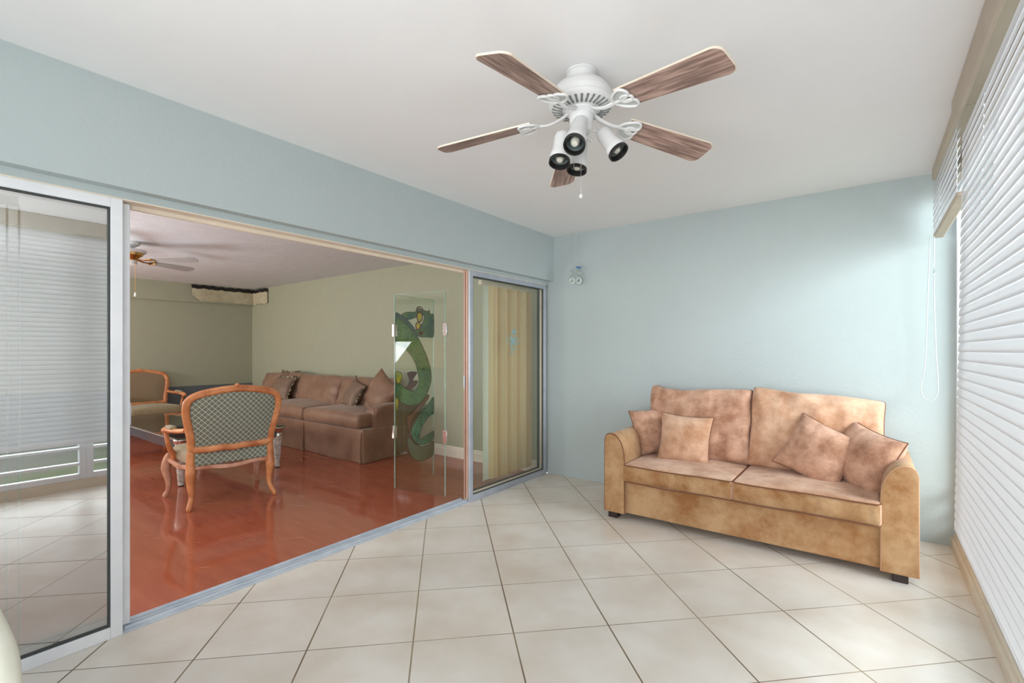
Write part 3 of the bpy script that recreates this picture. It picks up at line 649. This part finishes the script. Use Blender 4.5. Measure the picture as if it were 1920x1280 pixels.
# ------------------------------------------------------------------ carved armchairs
def armchair(label):
    e = empty('carved_armchair', (0, 0, Z0)); tag(e, label, 'armchair', 'pair of carved wooden armchairs')
    def bk(y, h): return (-.262-(h-.46)*.20-.035*(1-(y/.36)**2), y, h)
    out = [(-.294, .492), (-.306, .57), (-.328, .68), (-.346, .78), (-.346, .855), (-.322, .905), (-.255, .938), (-.17, .957), (-.08, .970), (0, .974)]
    full = out+[(-y, h) for y, h in out[-2::-1]]
    bot = [(.20, .478), (.08, .482), (0, .474), (-.08, .482), (-.20, .478)]
    cl_ = catmull([Vector(bk(y, h)) for y, h in full+bot], 5, True)
    fr = MB().tube(cl_, (.029, .023), 12, True, up=(1, 0, 0), pw=.8)
    inner = [Vector(bk(y*.93, .47+(h-.47)*.965+.004)) for y, h in full+bot]
    # crest, shoulder and lower rail carvings
    for (y, h, r) in ((0, 1.0, .022), (-.03, .994, .014), (.03, .994, .014), (-.19, .962, .010), (.19, .962, .010), (0, .480, .018), (-.035, .484, .013), (.035, .484, .013), (-.075, .484, .010), (.075, .484, .010)):
        fr.lathe([(0, r), (r*.6, r*.75), (r, 0), (r*.6, -r*.75), (0, -r)], 10, M=Matrix.Translation(bk(y, h)) @ Matrix.Scale(.8, 4, (0, 0, 1)))
    fr.tube([Vector(p)+Vector((-.020, 0, 0)) for p in catmull([Vector(bk(y*1.03, .465+(h-.465)*1.02)) for y, h in full], 5)], .005, 6, up=(1, 0, 0))
    fo = fr.build('back_frame', M['carved'], e); fix_normals(fo)
    # padded back: one cloth, tinted cool outside and warm inside for the light
    def pad(name, off, bulge, mt):
        c_ = Vector((0, 0, .70)); ring = [(y*.915, .48+(h-.48)*.945+.012) for y, h in full+bot]
        rs = catmull([Vector((y, h, 0)) for y, h in ring], 4, True); V = []; F = []; K = 7; n = len(rs)
        for k_ in range(K+1):
            f_ = 1-k_/K
            for q in rs:
                y = q.x*f_; h = .70+(q.y-.70)*f_
                p_ = Vector(bk(y, h)); p_.x += off+bulge*(1-f_**3); V.append(p_)
        for k_ in range(K):
            for i in range(n): F.append((k_*n+i, k_*n+(i+1) % n, (k_+1)*n+(i+1) % n, (k_+1)*n+i))
        # closing rim so that the pad has thickness
        base_ = len(V)
        for q in rs:
            p_ = Vector(bk(q.x, q.y)); V.append(p_)
        for i in range(n): F.append((i, (i+1) % n, base_+(i+1) % n, base_+i))
        F.append(tuple(base_+i for i in range(n)))
        o_ = MB().add(V, F).build(name, mt, e, angle=60); fix_normals(o_)
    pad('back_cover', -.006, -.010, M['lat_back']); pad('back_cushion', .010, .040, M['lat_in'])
    # rails and seat
    rl = [(-.262, -.292), (-.262, .292), (.255, .355), (.285, .0), (.255, -.355)]
    path = []
    for a, b_ in zip(rl, rl[1:]+rl[:1]):
        for i in range(8):
            t = i/8; x = a[0]+(b_[0]-a[0])*t; y = a[1]+(b_[1]-a[1])*t; path.append((x, y, (.325-.010*sin(pi*t)+.008*sin(3*pi*t))))
    ro = MB().tube(path, (.018, .020), 10, True, up=(0, 0, 1), pw=.7).build('seat_rail', M['pinkwood'], e); fix_normals(ro)
    def sf(p, u, v, w):
        p = p.copy(); k_ = 1+.13*(p.x+.27)/.54; p.y *= k_
        if w > 0: p.z += .035*(1-u*u)*(1-v*v)
        return p
    MB().soft(.50, .60, .125, .04, (16, 16, 6), sf, M=Matrix.Translation((0, 0, .400))).build('seat', M['lat_seat'], e, angle=80)
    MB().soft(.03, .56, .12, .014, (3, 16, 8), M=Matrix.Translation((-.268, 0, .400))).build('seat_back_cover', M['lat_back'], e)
    for sg in (-1, 1):
        # rear leg with the post that carries the back
        p_ = catmull([(-.266, sg*.300, .47), (-.264, sg*.302, .36), (-.272, sg*.304, .28), (-.264, sg*.302, .20), (-.272, sg*.298, .10), (-.312, sg*.322, .025), (-.310, sg*.324, 0)], 5)
        MB().tube(p_, interp([(.027, .028), (.029, .033), (.036, .038), (.027, .028), (.018, .018), (.020, .020), (.013, .013)], len(p_)), 10, up=(0, 1, 0)).build('leg', M['carved'], e)
        p_ = catmull([(.248, sg*.345, .385), (.268, sg*.360, .33), (.282, sg*.372, .25), (.262, sg*.358, .15), (.262, sg*.358, .07), (.290, sg*.374, .02), (.292, sg*.375, 0)], 5)
        MB().tube(p_, interp([(.026, .026), (.036, .038), (.034, .036), (.023, .024), (.017, .018), (.021, .021), (.014, .014)], len(p_)), 10, up=(0, 1, 0)).build('leg', M['pinkwood'], e)
        p_ = catmull([(-.290, sg*.338, .648), (-.19, sg*.368, .636), (-.08, sg*.392, .630), (.05, sg*.402, .622), (.115, sg*.402, .612), (.135, sg*.402, .585)], 5)
        MB().tube(p_, interp([(.022, .020), (.022, .020), (.028, .022), (.033, .026), (.034, .030), (.020, .024)], len(p_)), 10, up=(0, 0, 1)).build('armrest', M['carved'], e)
        p_ = catmull([(.105, sg*.402, .610), (.065, sg*.400, .54), (.085, sg*.380, .46), (.135, sg*.345, .40), (.150, sg*.338, .35)], 5)
        MB().tube(p_, interp([(.017, .018), (.016, .018), (.018, .020), (.022, .024), (.020, .020)], len(p_)), 10, up=(0, 1, 0)).build('arm_support', M['carved'], e)
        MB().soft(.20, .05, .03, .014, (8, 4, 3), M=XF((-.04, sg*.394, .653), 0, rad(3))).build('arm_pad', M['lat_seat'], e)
    return e
ch = armchair('carved honey wood armchair seen from behind, lattice back tinted green for cool daylight')
ch.location = (-2.02, -2.355, Z0); ch.rotation_euler = (0, 0, rad(172.8))
ch2 = copy_tree(ch); ch2['label'] = 'carved armchair facing the doors beyond the glass coffee table'
ch2.location = (-5.97, -1.78, Z0); ch2.rotation_euler = (0, 0, rad(4))

# ------------------------------------------------------------------ glass coffee table
ct = empty('coffee_table', (-3.68, -2.02, Z0)); tag(ct, 'long glass topped coffee table on silver tapered legs', 'coffee table')
hx, hy = 1.12, .52
MB().box(-hx, hx, -hy, hy, .452, .466).build('tabletop', M['tabletop'], ct, bevel=.003)
ap = MB().box(-hx+.04, hx-.04, -hy+.03, -hy+.05, .34, .45).box(-hx+.04, hx-.04, hy-.05, hy-.03, .34, .45).box(-hx+.03, -hx+.05, -hy+.05, hy-.05, .34, .45).box(hx-.05, hx-.03, -hy+.05, hy-.05, .34, .45)
ap.build('apron', M['smoke'], ct, bevel=.003)
MB().box(-hx+.02, hx-.02, -hy+.015, -hy+.03, .438, .452).box(-hx+.02, hx-.02, hy-.03, hy-.015, .438, .452).box(-hx+.02, -hx+.035, -hy+.03, hy-.03, .438, .452).box(hx-.035, hx-.02, -hy+.03, hy-.03, .438, .452).build('edge_trim', M['silver'], ct, bevel=.002)
for sx in (-1, 1):
    for sy in (-1, 1):
        T = Matrix.Translation((sx*(hx-.07), sy*(hy-.06), 0))
        l = MB().lathe([(0, 0), (.022, 0), (.022, .012)], 20, 1, M=T).lathe([(.024, .012), (.026, .03), (.048, .325), (.052, .335), (.052, .345), (0, .345)], 20, 0, M=T).build('leg', [M['silver'], M['black']], ct)
        MB().lathe([(.052, .345), (.056, .36), (.045, .385), (.058, .41), (.066, .44), (.060, .452), (0, .452)], 20, M=T).build('capital', M['chrome'], l)
bx = empty('ornate_box', (-2.98, -2.38, Z0+.466), rad(75)); tag(bx, 'black ornate box lying on the glass coffee table', 'box')
MB().soft(.20, .09, .055, .012, (24, 12, 6), lambda p, u, v, w: p+noise.noise_vector(p*60)*.004, M=Matrix.Translation((-.02, 0, .030))).build('body', M['black'], bx)
MB().box(.085, .125, -.04, .04, .001, .050).build('end_cap', M['copper'], bx, bevel=.006)
ro = empty('glass_vase', (-2.74, -1.68, Z0+.466), 0); tag(ro, 'small green glass cylinder on the table corner behind the chair', 'vase')
MB().lathe([(.035, 0), (.045, .004), (.047, .10), (.043, .10), (.041, .008), (0, .008)], 24, M=Matrix.Identity(4)).build('body', M['greenglass'], ro)

# ------------------------------------------------------------------ long slipcovered sofa
sx0, sx1 = -5.72, -1.99
cx = (sx0+sx1)/2; SL = sx1-sx0
sf_ = empty('sofa', (cx, -.48, Z0)); tag(sf_, 'long taupe slipcovered sofa with a pleated skirt on the sage wall', 'sofa')
def skirt(p, u, v, w):
    p = p.copy(); low = max(0, -w)*.5+.5
    if v < -.9: p.y += -.006*sin(p.x*6.2)*low*(1-w) - .010*low*(w < 0)
    if u > .97: p.x += .012*sin(p.y*13)*(1-w)*.6
    return p
MB().soft(SL, .86, .385, .012, (110, 24, 8), skirt, M=Matrix.Translation((0, 0, .194))).build('skirt', M['slip'], sf_)
for x in (SL/2-.02, SL/2-1.24, SL/2-2.48, -SL/2+.02):
    pl = MB().tube([(x, -.438, .36), (x-.004, -.446, .18), (x+.002, -.452, .006)], [(.004, .006), (.008, .009), (.012, .012)], 8, up=(0, 1, 0))
    pl.build('pleat', M['slip'], sf_)
MB().soft(SL-.3, .20, .78, .05, (40, 5, 14), M=Matrix.Translation((0, .345, .44))).build('back_frame', M['slip'], sf_)
for sg in (-1, 1):
    def af(p, u, v, w, sg=sg):
        p = p.copy()
        if w > 0: p.x += sg*.02*w
        if w > .5 and v < 0: p.z -= .05*(-v)**3
        return p
    o = MB().soft(.20, .68, .34, .045, (8, 20, 10), af, M=Matrix.Translation((sg*(SL/2-.112), .085, .48))).build('arm', M['slip'], sf_, angle=80)
    MB().tube([(sg*(SL/2-.205), -.262, .30), (sg*(SL/2-.20), -.262, .60), (sg*(SL/2-.17), -.262, .625), (sg*(SL/2-.06), -.262, .62), (sg*(SL/2-.02), -.262, .59), (sg*(SL/2-.02), -.262, .36)], .005, 6, up=(0, 1, 0)).build('piping', M['slip'], o)
CW = (SL-.10)/3
for i in range(3):
    xc = SL/2-.06-CW*(i+.5)
    def cf(p, u, v, w, i=i):
        p = p.copy(); p.z += .035*(1-u*u)*(1-.6*v*v)*(w > 0); p.y -= .02*(1-w*w)*(v < -.9)*(1-u*u)
        p.z += .008*noise.noise(Vector((p.x*4+i*7, p.y*4, 0))); return p
    MB().soft(CW-.01, .66 if i != 1 else .66, .165, .05, (40, 18, 6), cf, M=Matrix.Translation((xc, -.115, .468))).build('seat_cushion', M['slip'], sf_, angle=80)
BW = (SL-.42)/3
for i in range(3):
    mb, path = pillow_mb(BW+.02, .46, .24, n=28, pinch=.03, e=.28, seed=11+i, wr=.02, lump=.03)
    bo = mb.build('back_cushion', M['slip'], sf_, angle=80); bo.matrix_local = XF((SL/2-.21-BW*(i+.5), .16, .71), rad(-17), rad((0, .8, -1.2)[i]))
    MB().tube(path, .004, 6, True, up=(0, 1, 0)).build('piping', M['slip'], bo)
def fringe_on(o, path, sides):
    n = 22; f = MB(); pts_ = []
    for i, p_ in enumerate(path):
        s_ = i//n
        if s_ in sides:
            for k_ in range(3): pts_.append(Vector(p_).lerp(Vector(path[(i+1) % len(path)]), k_/3))
    c_ = Vector((0, 0, 0))
    for i, p_ in enumerate(pts_):
        d = (p_-c_).normalized(); q = p_+d*.022+Vector((0, .006*sin(i*2.2), 0))
        f.tube([p_, q], [(.006, .006), (.009, .008)], 6)
    f.build('fringe', M['fringe'], o)
pg = 'throw cushions on the long taupe sofa'
M['slipd'] = simple('deep taupe satin', s2l((136, 112, 94)), .5, c2=s2l((120, 96, 80)), scale=5)
o, pth = pillow('throw_pillow', 'tasselled brown throw pillow at the left of the long sofa', (-4.55, -.52, .715+Z0), rad(-26), rad(0), rad(8), .42, .38, .17, M['slipd'], None, 21, pg, 'throw pillow'); fringe_on(o, pth, (1, 2))
o, pth = pillow('throw_pillow', 'second brown throw pillow lying behind the tasselled left pillow', (-4.75, -.36, .765+Z0), rad(-22), rad(2), rad(6), .44, .42, .16, M['slipd'], None, 25, pg, 'throw pillow'); fringe_on(o, pth, (1, 2))
o, pth = pillow('throw_pillow', 'tasselled throw pillow leaning at the middle right of the long sofa', (-2.80, -.47, .715+Z0), rad(-22), rad(14), rad(-14), .40, .38, .18, M['slipd'], None, 31, pg, 'throw pillow'); fringe_on(o, pth, (1, 3))
o, pth = pillow('throw_pillow', 'big plain taupe cushion leaning on the right sofa arm', (-2.37, -.37, .745+Z0), rad(-18), rad(32), rad(4), .52, .46, .20, M['slip'], M['slip'], 35, pg, 'cushion')

# ------------------------------------------------------------------ folding glass screen with the painted dragon
fs = empty('folding_glass_screen', (-.953, -1.30, Z0)); tag(fs, 'hinged clear glass screen painted with a green dragon, by the doorway', 'folding screen')
H = 1.812
def leaf(ax_, bx_, x0=0, x1=None, h=H):
    a, b_ = Vector(ax_), Vector(bx_); L = (b_-a).length; ang = atan2(b_.y-a.y, b_.x-a.x)
    o = MB().box(.004, L-.004, -.005, .005, .004, h).build('glass_leaf', M['screen'], fs, bevel=.0015)
    o.location = (a.x, a.y, 0); o.rotation_euler = (0, 0, ang); return o, L
A_ = (0, 0, 0); B_ = (-.071, .566, 0); C_ = (.566, .100, 0)
lf, L1 = leaf(A_, C_); ld, L2 = leaf(A_, B_)
M['edge'] = simple('ground glass edge', s2l((190, 214, 200)), .25, c2=s2l((150, 180, 165)))
for o, L in ((lf, L1), (ld, L2)):
    MB().box(0, .004, -.0052, .0052, .004, H).box(L-.004, L, -.0052, .0052, .004, H).box(.004, L-.004, -.0052, .0052, H, H+.003).build('polished_edge', M['edge'], o, smooth=False)
for z in (.47, 1.42):
    for (o, x) in ((ld, .0), (lf, L1)):
        MB().box(x-.022, x+.022, -.011, .011, z, z+.115).build('hinge', M['chrome'], o, bevel=.002)
D = {}
D['body'] = [(-0.006, 1.599), (0.046, 1.583), (0.149, 1.537), (0.242, 1.467), (0.321, 1.395), (0.386, 1.309), (0.453, 1.21), (0.504, 1.098), (0.521, 0.985), (0.495, 0.898), (0.436, 0.813), (0.353, 0.755), (0.257, 0.732), (0.149, 0.748), (0.06, 0.793), (0.006, 0.85), (0.006, 0.932), (0.046, 0.958), (0.134, 0.906), (0.242, 0.872), (0.305, 0.894), (0.329, 0.952), (0.324, 1.017), (0.308, 1.071), (0.281, 1.137), (0.226, 1.212), (0.149, 1.276), (0.075, 1.317), (0.004, 1.346)]
D['coil'] = [(0.562, 0.789), (0.466, 0.714), (0.353, 0.643), (0.272, 0.571), (0.219, 0.488), (0.232, 0.414), (0.285, 0.36), (0.367, 0.324), (0.466, 0.321), (0.562, 0.36), (0.562, 0.436), (0.466, 0.414), (0.381, 0.39), (0.346, 0.387), (0.34, 0.425), (0.367, 0.485), (0.423, 0.551), (0.509, 0.606), (0.562, 0.627)]
D['tailfin'] = [(0.16, 0.417), (0.18, 0.325), (0.219, 0.246), (0.285, 0.188), (0.367, 0.163), (0.48, 0.168), (0.562, 0.206), (0.562, 0.33), (0.466, 0.307), (0.367, 0.31), (0.272, 0.354), (0.212, 0.417)]
D['mist'] = [(0.008, 0.847), (0.091, 0.769), (0.258, 0.726), (0.367, 0.742), (0.452, 0.716), (0.353, 0.643), (0.258, 0.572), (0.206, 0.481), (0.154, 0.418), (0.141, 0.314), (0.012, 0.304), (0.008, 0.513)]
D['head'] = [(0.09, 1.617), (0.164, 1.642), (0.273, 1.65), (0.321, 1.691), (0.386, 1.68), (0.47, 1.669), (0.49, 1.688), (0.504, 1.644), (0.560, 1.637), (0.560, 1.423), (0.47, 1.409), (0.353, 1.406), (0.305, 1.426), (0.281, 1.469), (0.386, 1.549), (0.403, 1.626), (0.289, 1.598), (0.18, 1.57), (0.104, 1.597)]
D['fin'] = [(0.164, 1.056), (0.305, 1.055), (0.234, 0.979), (0.313, 0.969), (0.257, 0.913), (0.149, 0.894), (0.195, 0.981)]
D['yellow'] = [(0.006, 1.073), (0.075, 1.059), (0.09, 1.017), (0.046, 0.958), (0.006, 0.992)]
D['yellow2'] = [(0.006, 0.83), (0.038, 0.805), (0.031, 0.734), (0.006, 0.698)]
D['mane'] = [(0.004, 1.609), (0.017, 1.627), (0.075, 1.605), (0.172, 1.559), (0.281, 1.469), (0.305, 1.383), (0.21, 1.477), (0.104, 1.545), (0.004, 1.58)]
D['horn'] = [(0.459, 0.818), (0.34, 0.736), (0.232, 0.657), (0.154, 0.63), (0.167, 0.558), (0.193, 0.465), (0.212, 0.569), (0.272, 0.634), (0.395, 0.721), (0.48, 0.788)]
def scaly(name, c1_, c2_, sc):
    m_, nt_, b_ = new_mat(name); tc_ = N(nt_, 'ShaderNodeTexCoord'); mp_ = N(nt_, 'ShaderNodeMapping'); mp_.inputs['Scale'].default_value = (1, 1, 1.6)
    nt_.links.new(tc_.outputs['Object'], mp_.inputs[0])
    vo = N(nt_, 'ShaderNodeTexVoronoi', feature='DISTANCE_TO_EDGE', inp={'Scale': sc}); nt_.links.new(mp_.outputs[0], vo.inputs['Vector'])
    f_ = ramp(nt_, vo.outputs['Distance'], .06, .02); base_ = mixc(nt_, ramp(nt_, noise_(nt_, 5, 3), .35, .65), c1_, c2_)
    nt_.links.new(mixc(nt_, math_(nt_, 'MULTIPLY', f_, .75), base_, s2l((30, 50, 34))), b_.inputs['Base Color']); b_.inputs['Roughness'].default_value = .25
    return m_
DM = {'body': scaly('dragon scales', s2l((104, 146, 84)), s2l((78, 124, 84)), 26), 'coil': scaly('dark dragon scales', s2l((48, 112, 84)), s2l((80, 142, 108)), 24),
      'tailfin': translucent('pale green fin', s2l((120, 130, 100)), .3), 'mist': glass('pale green glass paint', (.70, .80, .64), .04), 'head': simple('dragon head paint', s2l((92, 136, 70)), .3, c2=s2l((36, 96, 88)), scale=9),
      'fin': simple('plum fin paint', s2l((104, 82, 74)), .3, c2=s2l((60, 40, 44))), 'yellow': simple('yellow paint', s2l((214, 192, 60)), .3, c2=s2l((150, 160, 60))), 'mane': simple('blue green mane paint', s2l((62, 104, 96)), .3), 'horn': simple('russet line paint', s2l((120, 84, 52)), .3)}
DM['yellow2'] = DM['yellow']
TL = Matrix(((1, 0, 0, 0), (0, 0, -1, 0), (0, 1, 0, -.0), (0, 0, 0, 1)))   # leaf plane: x along, z up
M['outline'] = simple('dark outline paint', s2l((44, 48, 34)), .4)
lay = {'mist': .0065, 'tailfin': .0075, 'coil': .0085, 'horn': .011, 'body': .0095, 'yellow': .0095, 'yellow2': .0100, 'fin': .0085, 'head': .0085, 'mane': .0105}
for kname, P in D.items():
    rs = catmull([Vector((x, z+.02, 0)) for x, z in P], 3, True)
    rs = [Vector((min(max(q.x, .003), .566), q.y, 0)) for q in rs]
    y1 = lay[kname]
    mb = MB()
    import bmesh
    from mathutils.geometry import tessellate_polygon
    tri = tessellate_polygon([rs]); k = len(rs)
    for y in (.0052, y1): pass
    V = [(q.x, -.0052, q.y) for q in rs]+[(q.x, -y1, q.y) for q in rs]
    F = [tuple(t_) for t_ in tri]+[tuple(k+i for i in t_) for t_ in tri]+[(i, (i+1) % k, k+(i+1) % k, k+i) for i in range(k)]
    mb.add(V, F); o = mb.build('dragon_painting' , DM[kname], ld, smooth=False); fix_normals(o)
    if kname != 'mist': MB().tube([(q.x, -y1, q.y) for q in rs], .0028, 6, True, up=(0, 1, 0)).build('dragon_outline', M['outline'], ld)
ey = MB(); M['maroon'] = simple('maroon ring paint', s2l((88, 34, 30)), .4)
for (x, z, a, b_, f_) in ((.337, 1.603+.02, .040, .048, 1), (.313, 1.515+.02, .033, .036, 1), (.337, 1.680+.02, .045, .026, 0)):
    ey.tube([(x+a*cos(t*pi/14), -.013, z+b_*sin(t*pi/14)) for t in range(28)], .0055, 6, True, up=(0, 1, 0), mi=0)
    if f_: ey.prism([(a*.9*cos(t*pi/14), b_*.9*sin(t*pi/14)) for t in range(28)], .0085, .0115, 1, M=Matrix(((1, 0, 0, x), (0, 0, -1, 0), (0, 1, 0, z), (0, 0, 0, 1))))
ey.prism([(-.03, -.02), (.03, -.028), (.05, 0), (.01, .022)], .0085, .013, 0, M=Matrix(((1, 0, 0, .345), (0, 0, -1, 0), (0, 1, 0, 1.47), (0, 0, 0, 1))))
o = ey.build('dragon_eye', [M['maroon'], DM['yellow']], ld); fix_normals(o)

# ------------------------------------------------------------------ living room fan, torn fabric strip, outlet
f2 = empty('ceiling_fan', (-3.53, -2.63, 2.40)); tag(f2, 'grey bladed ceiling fan with brass motor in the living room', 'ceiling fan')
M['fan2'] = simple('grey fan blade', s2l((176, 174, 172)), .5)
MB().lathe([(0, -.001), (.075, -.001), (.070, -.03), (.03, -.055), (.014, -.06), (.014, -.075), (0, -.075)], 28).build('canopy', M['fanwhite'], f2)
MB().lathe([(0, -.07), (.07, -.072), (.125, -.085), (.13, -.10), (.115, -.115), (0, -.118)], 32).build('motor_housing', M['fanwhite'], f2)
MB().lathe([(0, -.115), (.10, -.116), (.095, -.14), (.06, -.165), (.05, -.19), (0, -.19)], 32).build('motor_hub', M['brass'], f2)
MB().lathe([(.045, -.188), (.05, -.20), (.045, -.235), (0, -.24)], 24).build('switch_housing', M['fanwhite'], f2)
ff = MB(); ff.prism([(.17, -.045), (.60, -.066), (.66, -.05), (.68, -.01), (.68, .01), (.66, .05), (.60, .066), (.17, .045)], -.004, .004)
bl2 = ff.build('blade', M['fan2'], f2, smooth=False)
aa = MB().tube([(.05, 0, .01), (.12, 0, -.008), (.20, 0, -.008)], (.014, .005), 8).tube([(.19, -.03, -.006), (.22, -.035, -.006), (.24, 0, -.006), (.22, .035, -.006), (.19, .03, -.006)], .006, 6).build('blade_arm', M['brass'], f2)
for i in range(5):
    for src in (bl2, aa):
        c = src if i == 0 else src.copy()
        if i: COL.objects.link(c)
        c.matrix_local = Matrix.Translation((0, 0, -.185)) @ Matrix.Rotation(rad(38+72*i), 4, 'Z') @ Matrix.Rotation(rad(-13), 4, 'X')
o = MB().tube([(.05, .02, -.22), (.05, .02, -.53)], .002, 6).tube([(.03, .01, -.21), (.05, .02, -.215)], .003, 6).build('pull_chain', M['brass'], f2)
MB().lathe([(0, .02), (.008, .015), (.011, -.02), (0, -.03)], 12, M=Matrix.Translation((.05, .02, -.545))).build('pull_knob', M['vane_w'], o)

fb = empty('torn_fabric_strip', (XL+.06, -.02, 2.40)); tag(fb, 'torn beige fabric strip hanging from the ceiling in the far corner', 'fabric strip')
M['linen'] = simple('beige linen', s2l((206, 200, 172)), .9, c2=s2l((190, 182, 154)), scale=12, bmp=.2, bscale=30)
V = []; F = []; cols = []
for i in range(41):
    s_ = i/40*1.55
    if s_ < 1.02: x, y = .03+.01*sin(s_*9), -1.02+s_
    else: x, y = .03+(s_-1.02), -.03-.012*sin(s_*15)
    cols.append((x, y))
for k_, (x, y) in enumerate(cols):
    zb_ = -.285+.03*(k_ < 3)*(3-k_)+.006*sin(k_*1.3); zt_ = -.07-.012*sin(k_*.9)
    for off in (0, .006):
        ox, oy = (off, 0) if k_ < 27 else (0, -off)
        for z in (zb_, (zb_+zt_)/2, zt_): V.append((x+ox+.01*(z == zb_), y+oy, z))
n6 = 6
for k_ in range(40):
    a, b_ = k_*n6, (k_+1)*n6
    for (i, j) in ((0, 1), (1, 2), (2, 5), (5, 4), (4, 3), (3, 0)): F.append((a+i, b_+i, b_+j, a+j))
F += [(0, 1, 2, 5, 4, 3), tuple(40*n6+i for i in (3, 4, 5, 2, 1, 0))]
o = MB().add(V, F).build('fabric', M['linen'], fb, angle=60); fix_normals(o)
st = MB()
for k_ in range(40):
    (x, y), (x2, y2) = cols[k_], cols[k_+1]
    st.tube([(x+.004, y-.004, -.046+.010*sin(k_*1.7)), (x2+.004, y2-.004, -.046+.010*sin((k_+1)*1.7))], (.010, .030), 8)
st.build('dark_backing', M['black'], fb)
ot = empty('wall_outlet', (-.365, -.0205, .36)); tag(ot, 'small beige double outlet on the sage wall by the door edge', 'outlet')
MB().box(-.036, .036, -.006, 0, -.058, .058).build('cover_plate', M['cream'], ot, bevel=.002)
MB().box(-.017, .017, -.009, -.006, .010, .040).box(-.017, .017, -.009, -.006, -.040, -.010).build('socket', M['tan'], ot, bevel=.002)

# ------------------------------------------------------------------ cream patio chair at the left edge beside the camera
pc = empty('patio_chair', (.995, -4.315, 0)); tag(pc, 'cream patio chair whose curved arm shows at the bottom left edge', 'patio chair')
M['cream_plastic'] = simple('cream plastic', s2l((224, 222, 206)), .5)
MB().soft(.46, .44, .03, .012, (8, 8, 2), M=Matrix.Translation((0, 0, .42))).build('seat', M['cream_plastic'], pc)
MB().soft(.03, .44, .46, .012, (2, 8, 8), lambda p, u, v, w: p+Vector((-.10*(w+1)/2, 0, 0)), M=Matrix.Translation((-.23, 0, .66))).build('backrest', M['cream_plastic'], pc)
for sg in (-1, 1):
    for x, dx in ((.20, .05), (-.20, -.07)):
        MB().tube([(x, sg*.21, .42), (x+dx, sg*.25, 0)], [(.025, .018), (.018, .014)], 10).build('leg', M['cream_plastic'], pc)
    p_ = catmull([(-.27, sg*.23, .72), (-.20, sg*.262, .652), (-.08, sg*.278, .615), (.08, sg*.280, .603), (.20, sg*.272, .590), (.27, sg*.262, .55), (.27, sg*.25, .47), (.22, sg*.22, .42)], 6)
    MB().tube(p_, (.021, .010), 12).build('armrest', M['cream_plastic'], pc)
